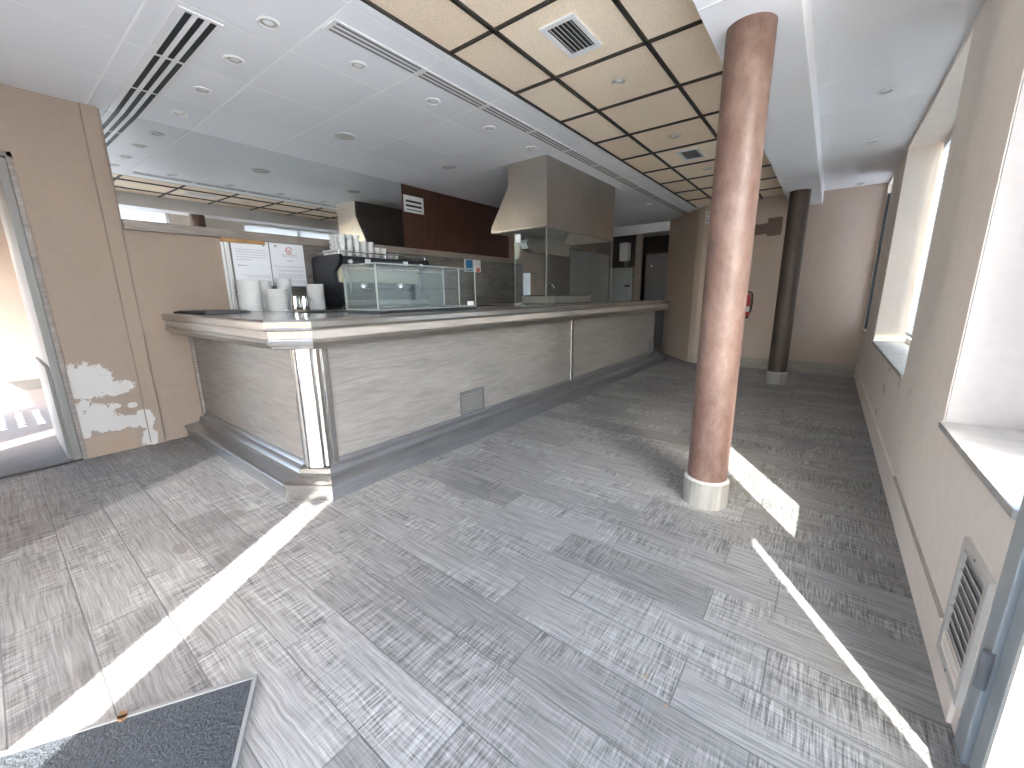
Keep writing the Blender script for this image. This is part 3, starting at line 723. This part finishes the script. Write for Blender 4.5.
# ------------------------------------------------------------------ glass display case
dc = thing('display_case', (-2.7, 2.2, 1.047), 'empty glass display case standing on the bar in front of the coffee machine', 'display case')
cx0, cx1, cy0, cy1, cz0, cz1 = -2.83, -2.43, 1.655, 2.64, 1.047, 1.38
def pane(b_, nm='glass_pane'): return obj(nm, b_, 'caseglass', dc)
obj('base', box(B(), cx0, cx1, cy0 + .01, cy1, cz0, cz0 + .022, .003), 'black', dc)
pane(box(B(), cx0 + .01, cx1 - .01, cy0, cy0 + .005, cz0 + .02, cz1)); pane(box(B(), cx0 + .01, cx1 - .01, cy1 - .005, cy1, cz0 + .02, cz1))
pane(box(B(), cx1 - .006, cx1, cy0 + .005, cy1 - .005, cz0 + .02, cz1)); pane(box(B(), cx0 + .01, cx1 - .01, cy0 + .006, cy1 - .006, cz1 - .006, cz1), 'glass_top')
pane(box(B(), cx0 + .03, cx1 - .02, cy0 + .008, cy1 - .008, cz0 + .17, cz0 + .175), 'glass_shelf')
bm = B(); frame_rect(bm, cx0, cx0 + .008, cy0 + .006, cy1 - .006, cz0 + .02, cz1 - .01, .012); sd = obj('sliding_door', bm, 'steel', dc)
obj('frosted_pane', box(B(), cx0 + .002, cx0 + .006, cy0 + .018, cy1 - .018, cz0 + .032, cz1 - .022), 'frost', sd, label='pale frosted back pane')
bm = B()
for y in (cy0, cy1 - .008): 
    box(bm, cx1 - .008, cx1 + .002, y, y + .008, cz0 + .02, cz1 + .003); box(bm, cx0, cx0 + .010, y, y + .008, cz0 + .02, cz1 + .003)
    box(bm, cx0, cx1, y, y + .008, cz1 - .004, cz1 + .004); box(bm, cx0, cx1, y, y + .006, cz0 + .018, cz0 + .028)
box(bm, cx1 - .008, cx1 + .002, cy0, cy1, cz1 - .003, cz1 + .004); box(bm, cx1 - .004, cx1 + .002, cy0, cy1, cz0 + .018, cz0 + .026); box(bm, cx1 - .002, cx1 + .002, cy0 + .78, cy0 + .788, cz0 + .02, cz1)
obj('edge_frame', bm, 'edge', dc)
obj('name_tag', box(B(), cx1, cx1 + .004, cy1 - .11, cy1 - .035, cz0 + .03, cz0 + .065, .001), 'paper', dc)

# ------------------------------------------------------------------ extractor hood and glass screen
hx, hy0, hy1 = -2.33, 3.60, 5.19
hood = thing('extractor_hood', (-2.7, 4.4, 1.82), 'big brushed steel extractor hood reaching the ceiling above the bar', 'extractor hood')
prof = [(hx, H - .001), (-2.81, H - .001), (-2.81, 2.27), (-3.05, 1.885), (-3.05, 1.83), (hx, 1.825)]
bm = B()
lo = [bm.verts.new((x, hy0, z)) for x, z in prof]; hi = [bm.verts.new((x, hy1, z)) for x, z in prof]
bm.faces.new(lo); bm.faces.new(hi)
for i in range(len(prof)):
    if i == 4: continue
    j = (i + 1) % len(prof); bm.faces.new((lo[i], lo[j], hi[j], hi[i]))
ho = obj('canopy', bm, 'steelh', hood)
sm = ho.modifiers.new('thick', 'SOLIDIFY'); sm.thickness = .012; sm.offset = -1
bm = B(); prism(bm, [(hx - .02, 1.98), (-2.93, 1.98), (-2.93, 1.99), (hx - .02, 1.99)], 'y', hy0 + .02, hy1 - .02); fl = obj('filter_plate', bm, 'greydoor', hood)
bm = B(); frame_rect(bm, -3.056, -3.05, hy0 - .002, hy1 + .002, 1.828, 1.865, .006); box(bm, -3.05, hx, hy0 - .004, hy0, 1.822, 1.836); box(bm, hx, hx + .004, hy0 - .004, hy1, 1.817, 1.832); obj('rim', bm, 'steel', hood)
gs = thing('glass_screen', (-2.33, 4.2, 1.047), 'glass splash screen standing on the bar below the steel hood', 'glass screen')
obj('side_pane', box(B(), -2.735, hx - .006, hy0 + .004, hy0 + .010, 1.053, 1.812), 'glassdusty', gs)
obj('front_pane', box(B(), hx - .008, hx - .002, hy0 + .004, hy1 - .01, 1.053, 1.812), 'glassdusty', gs)
bm = B(); box(bm, hx - .008, hx - .0, hy0 + .002, hy0 + .010, 1.048, 1.813); box(bm, -2.739, -2.733, hy0 + .003, hy0 + .011, 1.048, 1.813); box(bm, hx - .009, hx - .001, hy1 - .014, hy1 - .006, 1.048, 1.813)
box(bm, hx - .010, hx, hy0, hy1, 1.047, 1.052); box(bm, -2.735, hx, hy0 + .002, hy0 + .012, 1.047, 1.052); obj('edge_strip', bm, 'edge', gs)
t = tag(obj('sticker', box(B(), -2.725, -2.655, hy0 + .0015, hy0 + .0035, 1.70, 1.785), 'paper', None, origin=(-2.69, hy0, 1.70)), 'small white square sticker on the glass screen below the hood', 'sticker')
# cooking gear behind the screen
gd = thing('griddle', (-2.72, 4.4, 1.047), 'low steel griddle on the bar behind the glass screen', 'griddle')
obj('body', box(B(), -2.90, -2.45, 3.95, 4.85, 1.062, 1.14, .008), 'steelh', gd); obj('plate', box(B(), -2.88, -2.47, 3.97, 4.83, 1.14, 1.155, .003), 'black', gd)
for y in (4.1, 4.4, 4.7): obj('knob', lathe(B(), [(.018, 0), (.016, .025)], 14, (-2.925, y, 1.10), 'x'), 'black', gd, smooth=40)
for y in (4.0, 4.8):
    for x in (-2.87, -2.48): obj('foot', lathe(B(), [(.018, 0), (.016, .017)], 12, (x, y, 1.0465)), 'black', gd, smooth=40)
gb = thing('duct_box', (-2.97, 4.6, 1.70), 'steel box with a chamfered end hanging under the hood behind the glass', 'duct')  # plain steel duct box below the hood, gives no light
bm = B(); prism(bm, [(4.12, 1.80), (4.08, 1.76), (4.12, 1.70), (4.24, 1.665), (5.1, 1.665), (5.1, 1.828), (4.14, 1.828)], 'x', -3.02, -2.92); obj('housing', bm, 'steel', gb)
obj('end_cover', prism(B(), [(4.115, 1.80), (4.075, 1.76), (4.115, 1.70), (4.13, 1.70), (4.13, 1.80)], 'x', -3.018, -2.922), 'china', gb)
sb = thing('steel_sink_unit', (-3.45, 5.2, 0), 'steel sink unit beside the hatch behind the bar', 'sink')
bm = B(); box(bm, -3.62, -3.05, 5.05, 5.75, 0, 1.02, .004); obj('cabinet', bm, 'steelh', sb)
bm = B(); box(bm, -3.64, -3.03, 5.03, 5.77, 1.02, 1.06, .006); box(bm, -3.64, -3.62, 5.03, 5.77, 1.06, 1.12); obj('top', bm, 'steel', sb)
obj('tap', tube(B(), [(-3.5, 5.4, 1.06), (-3.5, 5.4, 1.25), (-3.46, 5.4, 1.30), (-3.38, 5.4, 1.30), (-3.35, 5.4, 1.25)], .012, 10), 'chrome', sb, smooth=60)

# rear of the bar
t = thing('tall_cabinet', (-3.9, 7.4, 0), 'tall dark cabinet standing behind the glass screen beyond the hatch', 'cabinet')
obj('body', box(B(), XL + .005, -3.72, 6.5, 8.1, 0, 1.95, .006), 'darkroom', t)
for y in (6.52, 7.31):
    d = obj('door', box(B(), -3.72, -3.70, y, y + .77, .08, 1.93, .003), 'greydoor', t); obj('handle', tube(B(), [(-3.70, y + .7, 1.0), (-3.67, y + .7, 1.02), (-3.67, y + .7, 1.2), (-3.70, y + .7, 1.22)], .008, 8), 'steel', d, smooth=60)
t = thing('fridge', (-2.98, 9.1, 0), 'dark grey fridge at the end of the passage with a round white lock', 'fridge')
obj('body', box(B(), -3.24, -2.72, 8.95, 9.5, 0, 1.98, .006), 'greydoor', t); d = obj('door', box(B(), -3.23, -2.73, 8.91, 8.95, .05, 1.97, .006), 'greydoor', t)
obj('lock', lathe(B(), [(.022, -.01), (.022, 0)], 16, (-3.10, 8.91, 1.73), 'y'), 'china', d, smooth=40); obj('handle', tube(B(), [(-2.82, 8.91, .9), (-2.82, 8.87, .92), (-2.82, 8.87, 1.2), (-2.82, 8.91, 1.22)], .008, 8), 'steel', d, smooth=60)
obj('vent_strip', box(B(), -3.22, -2.74, 8.93, 8.955, 1.985, 2.05), 'darkroom', t)
t = thing('post', (-3.2, 8.4, 0), 'narrow brown post between the grey cabinet and the fridge', 'post')
obj('shaft', box(B(), -3.26, -3.14, 8.36, 8.46, .03, H - .0002, .005), 'ledge', t); obj('foot_plate', box(B(), -3.28, -3.12, 8.34, 8.48, 0, .03, .003), 'steelh', t)
t = thing('storage_cabinet', (-3.5, 8.5, 0), 'blue-grey metal cabinet below the white dispenser', 'cabinet')
obj('body', box(B(), -4.1, -3.30, 8.40, 8.61, 0, 1.70, .006), 'greydoor', t); d = obj('door', box(B(), -3.80, -3.31, 8.382, 8.40, .05, 1.68, .003), 'alu', t); obj('handle', box(B(), -3.46, -3.34, 8.365, 8.382, 1.30, 1.335, .003), 'black', d)
t = thing('towel_dispenser', (-3.55, 8.55, 1.7), 'white wall dispenser hanging beside the brown post in the passage', 'dispenser')
obj('cover', box(B(), -3.64, -3.455, 8.44, 8.619, 1.83, 2.20, .02), 'china', t); obj('nozzle', box(B(), -3.55, -3.49, 8.50, 8.60, 1.72, 1.83, .008), 'greydoor', t)

# ------------------------------------------------------------------ columns
def column(x, y, r, mt, label):
    t = thing('column', (x, y, 0), label, 'column')
    obj('shaft', lathe(B(), [(r, .12), (r, 2.3195)], 64, (x, y, 0)), mt, t, smooth=40)
    n = 14; R = r + .017
    pts = [(x + R * math.cos(2 * PI * (i + .5) / n), y + R * math.sin(2 * PI * (i + .5) / n)) for i in range(n)]
    obj('tiled_base', prism(B(), pts, 'z', 0, .145), 'skirt2', t)
    obj('mortar_collar', lathe(B(), [(R - .003, .145), (r + .002, .156)], n * 3, (x, y, 0)), 'stone', t)
M['skirt2'] = wood_mat('column_base_tile', (.36, .34, .305), (.23, .22, .20), 'z', .5)
column(-.428, 2.335, .101, 'col1', 'nearer round column with rust-brown stucco and tiled grey base')
column(-.43, 6.17, .105, 'col2', 'farther round column in dark umber before the back wall')

# ------------------------------------------------------------------ right wall vent
rv = thing('wall_vent', (XR, 1.505, .08), 'white louvred vent low on the right wall beside the glazed door', 'vent')
bm = B(); frame_rect(bm, XR - .012, XR, 1.385, 1.625, .085, .462, .024); obj('frame', bm, 'ventpaint', rv)
obj('backing', box(B(), XR - .003, XR - .001, 1.40, 1.61, .10, .445), 'ventback', rv)
for i in range(11):
    z = .116 + i * .030; obj('louvre', prism(B(), [(XR - .011, z + .015), (XR - .004, z), (XR - .002, z + .001), (XR - .009, z + .016)], 'y', 1.409, 1.601), 'ventpaint', rv)
for z in (.095, .452): obj('screw', lathe(B(), [(.004, -.014), (.004, -.011)], 10, (XR, 1.505, z), 'x'), 'greydoor', rv)

# ------------------------------------------------------------------ back wall fittings
fe = thing('fire_extinguisher', (-1.01, YB - .09, .75), 'red fire extinguisher hung on the back wall behind the rust-brown column', 'fire extinguisher')
cx, cy = -1.01, YB - .085
obj('cylinder', lathe(B(), [(.05, .80), (.062, .81), (.065, .83), (.065, 1.06), (.05, 1.11), (.022, 1.135), (.02, 1.15)], 28, (cx, cy, 0)), 'redpaint', fe, smooth=40)
obj('label_band', lathe(B(), [(.0655, .87), (.0655, .95)], 28, (cx, cy, 0), caps=False), 'china', fe, smooth=40)
obj('foot_ring', lathe(B(), [(.058, .77), (.06, .80)], 28, (cx, cy, 0)), 'black', fe, smooth=40)
obj('valve', box(B(), cx - .02, cx + .02, cy - .02, cy + .02, 1.15, 1.19, .004), 'black', fe)
obj('lever', prism(B(), [(cx - .09, 1.215), (cx + .02, 1.19), (cx + .02, 1.175), (cx - .09, 1.20)], 'y', cy - .01, cy + .01), 'black', fe)
obj('hose', tube(B(), [(cx + .02, cy - .01, 1.17), (cx + .08, cy - .02, 1.14), (cx + .09, cy - .02, 1.0), (cx + .075, cy - .02, .86)], .011, 8), 'black', fe, smooth=60)
obj('bracket', box(B(), cx - .02, cx + .02, cy + .06, YB, 1.0, 1.12), 'greydoor', fe)
eb = thing('emergency_light', (-1.66, YB - .03, 2.2), 'small white double box high on the back wall left of the rust-brown column', 'emergency light')
obj('upper_box', box(B(), -1.70, -1.615, YB - .035, YB, 2.315, 2.395, .005), 'china', eb); obj('lower_box', box(B(), -1.70, -1.615, YB - .035, YB, 2.215, 2.30, .005), 'china', eb)
bm = B(); box(bm, -1.685, -1.63, YB - .037, YB - .034, 2.335, 2.375); box(bm, -1.685, -1.63, YB - .037, YB - .034, 2.235, 2.28); obj('lens', bm, 'inklight', eb)

# ------------------------------------------------------------------ door mat
a = math.atan2(-.5, .86); ux, uy = Vector((math.cos(a), math.sin(a))), Vector((math.sin(a), -math.cos(a)))
o_ = Vector((-1.268, .325))
def rect(i, w=.62, l=1.0): return [tuple(o_ + ux * (i if k in (0, 3) else w - i) + uy * (i if k < 2 else l - i)) for k in range(4)]
dm = thing('door_mat', (o_.x, o_.y, 0), 'dark textured rubber entrance mat with a thin metal rim', 'mat')
bm = B(); prism(bm, rect(.008), 'z', .001, .014); obj('rubber_pad', bm, 'rubber', dm)
bm = B(); R0, R1 = rect(0), rect(.010)
for k in range(4): prism(bm, [R0[k], R0[(k + 1) % 4], R1[(k + 1) % 4], R1[k]], 'z', 0, .019)
obj('rim', bm, 'slotgrey', dm)
lf_ = B(); prism(lf_, [(-1.452, .040), (-1.438, .052), (-1.418, .050), (-1.412, .036), (-1.43, .028)], 'z', .0145, .019)
tag(obj('dry_leaf', lf_, 'leaf', None, origin=(-1.43, .04, .0145)), 'small curled brown leaf lying on the edge of the rubber mat', 'leaf')

# ------------------------------------------------------------------ ceiling fittings
def downlight(x, y, label, z=H, beige=False):
    t = thing('downlight', (x, y, z), label, 'downlight')
    obj('ring', lathe(B(), [(.052, 0), (.052, -.004), (.046, -.008), (.038, -.006), (.036, 0)], 32, (x, y, z), caps=False), 'trimwhite' if not beige else 'cream', t, smooth=30)
    obj('inner_ring', lathe(B(), [(.036, -.001), (.030, -.005), (.026, -.001)], 32, (x, y, z), caps=False), 'steelh', t, smooth=30)
    obj('bulb', lathe(B(), [(.026, -.001), (.022, -.004), (.010, -.006), (.001, -.006)], 24, (x, y, z), caps=False), 'china', t, smooth=40)
    obj('backing', lathe(B(), [(.05, -.0012), (.001, -.0012)], 24, (x, y, z), caps=False), 'slotgrey', t)
names = ['first', 'second', 'third', 'fourth', 'fifth', 'sixth', 'seventh', 'eighth', 'ninth']
for i, (x, y) in enumerate(((-2.84, 1.13), (-3.385, 1.133), (-3.91, 1.14))):
    downlight(x, y, 'white recessed downlight beside the dark slot diffuser, %s from the mirror' % names[2 - i])
for i, y in enumerate((1.114, 1.60, 2.175, 2.776, 3.36, 5.28, 5.87, 6.46)):
    downlight(-2.35, y, 'white recessed downlight above the bar, %s from the near end of the long slot diffuser' % names[i])
for i, y in enumerate((2.755, 3.945, 5.145, 6.33)): downlight(-1.242, y, 'recessed downlight in the beige tiled ceiling, %s from the nearest vent' % names[i], H + .011, True)
for i, y in enumerate((4.0, 5.2, 6.36, 7.05)): downlight(.125, y, 'recessed downlight near the right wall, %s from the doorway' % names[i])
for i, (x, y) in enumerate(((-3.40, 2.13), (-3.34, 3.27))):
    t = thing('ceiling_speaker', (x, y, H), ('round white speaker in the ceiling above the plates', 'round white speaker in the ceiling near the steel hood')[i], 'speaker')
    obj('ring', lathe(B(), [(.088, 0), (.088, -.004), (.080, -.007), (.076, -.003)], 40, (x, y, H), caps=False), 'trimwhite', t, smooth=40)
    obj('grille', lathe(B(), [(.0765, -.004), (.001, -.005)], 40, (x, y, H), caps=False), 'speaker', t) if 'speaker' in M else None
    if 'speaker' not in M:
        M['speaker'] = mat('speaker_mesh', (.55, .55, .53), .7, nz=((400, 400, 10), .25, 2)); obj('grille', lathe(B(), [(.0765, -.004), (.001, -.005)], 40, (x, y, H), caps=False), 'speaker', t)

def slots(label, loc, segs, along, lat, w_s, mt, frame_lat):
    t = thing('slot_diffuser', loc, label, 'air diffuser')
    bm = B(); a, b = segs[0][0], segs[-1][1]
    if along == 'x': box(bm, a - .02, b + .02, frame_lat[0], frame_lat[1], H - .005, H + .002)
    else: box(bm, frame_lat[0], frame_lat[1], a - .02, b + .02, H - .005, H + .002)
    obj('frame', bm, 'trimwhite', t)
    for s0, s1 in segs:
        bm = B()
        for q in lat:
            if along == 'x': box(bm, s0, s1, q, q + w_s, H - .0058, H - .004)
            else: box(bm, q, q + w_s, s0, s1, H - .0058, H - .004)
        obj('slot', bm, mt, t)
slots('dark three-slot air diffuser in the white ceiling running to the mirror', (-3.4, .89, H), [(-4.235, -3.685), (-3.66, -3.115), (-3.085, -2.56)], 'x', (.835, .885, .935), .026, 'dark', (.80, .985))
seg = []; y = 1.32
nxt = 1.87
while y < 7.6:
    seg.append((y, min(nxt - .02, 7.7))); y = nxt + .02; nxt += .585
slots('long pale three-slot air diffuser above the bar beside the beige tiles', (-2.13, 4, H), seg, 'y', (-2.166, -2.132, -2.098), .017, 'slotgrey', (-2.178, -2.068))
def cvent(x, y, label):
    z = H + .011
    t = thing('ceiling_vent', (x, y, z), label, 'vent')
    bm = B(); a, b = .098, .165
    for r in ((-a, -a + .025, -b, b), (a - .025, a, -b, b), (-a + .025, a - .025, -b, -b + .03), (-a + .025, a - .025, b - .03, b)): box(bm, x + r[0], x + r[1], y + r[2], y + r[3], z - .010, z)
    obj('frame', bm, 'trimwhite', t)
    obj('backing', box(B(), x - a + .02, x + a - .02, y - b + .025, y + b - .025, z - .002, z), 'dark', t)
    for i in range(6):
        q = x - .066 + i * .0235; obj('louvre', prism(B(), [(q + .009, z - .010), (q + .012, z - .010), (q + .006, z - .002), (q + .003, z - .002)], 'y', y - b + .03, y + b - .03), 'trimwhite', t)
cvent(-1.250, 2.165, 'white louvred vent in the beige tile nearest the viewer')
cvent(-1.252, 4.53, 'white louvred vent in the beige tiles farther along, left of the rust-brown column')

# ------------------------------------------------------------------ light
sun = bpy.data.lights.new('sun', 'SUN'); sun.energy = SUN_E = 9.0; sun.angle = .0093; sun.color = (1, .965, .92)
so = bpy.data.objects.new('sun', sun); C.objects.link(so); so.location = (6, -9, 10)
so.rotation_euler = Vector((-.53, .85, -.91)).to_track_quat('-Z', 'Y').to_euler()
w = bpy.data.worlds.new('sky'); S.world = w; w.use_nodes = True; nt = w.node_tree
bg = nt.nodes['Background']; sky = nt.nodes.new('ShaderNodeTexSky'); sky.sky_type = 'NISHITA'; sky.sun_disc = False
sky.sun_elevation = math.radians(42); sky.sun_rotation = math.radians(148); sky.air_density = 1; sky.dust_density = 2; sky.ozone_density = 1
nt.links.new(sky.outputs[0], bg.inputs['Color']); bg.inputs['Strength'].default_value = 1.6

# ------------------------------------------------------------------ camera
f = 403.36
cd = bpy.data.cameras.new('camera'); cd.sensor_fit = 'HORIZONTAL'; cd.sensor_width = 36; cd.lens = f / 1024 * 36; cd.clip_start = .02; cd.clip_end = 100
co = bpy.data.objects.new('camera', cd); C.objects.link(co)
R_ = [(0.791880,0.610566,-0.011644),(0.122632,-0.177670,-0.976419),(-0.598237,0.771779,-0.215569)]
right, down, fwd = Vector(R_[0]), Vector(R_[1]), Vector(R_[2])
mw = Matrix((( right.x, -down.x, -fwd.x, 0), (right.y, -down.y, -fwd.y, 0), (right.z, -down.z, -fwd.z, 1.16), (0, 0, 0, 1)))
co.matrix_world = mw
S.camera = co

S.view_settings.view_transform = 'Standard'; S.view_settings.look = 'None'; S.view_settings.gamma = 1; S.view_settings.use_curve_mapping = False
S.view_settings.exposure = 1.93
S.cycles.use_denoising = True
S.cycles.max_bounces = 14; S.cycles.diffuse_bounces = 8; S.cycles.glossy_bounces = 6; S.cycles.transparent_max_bounces = 24
S.cycles.sample_clamp_indirect = 6
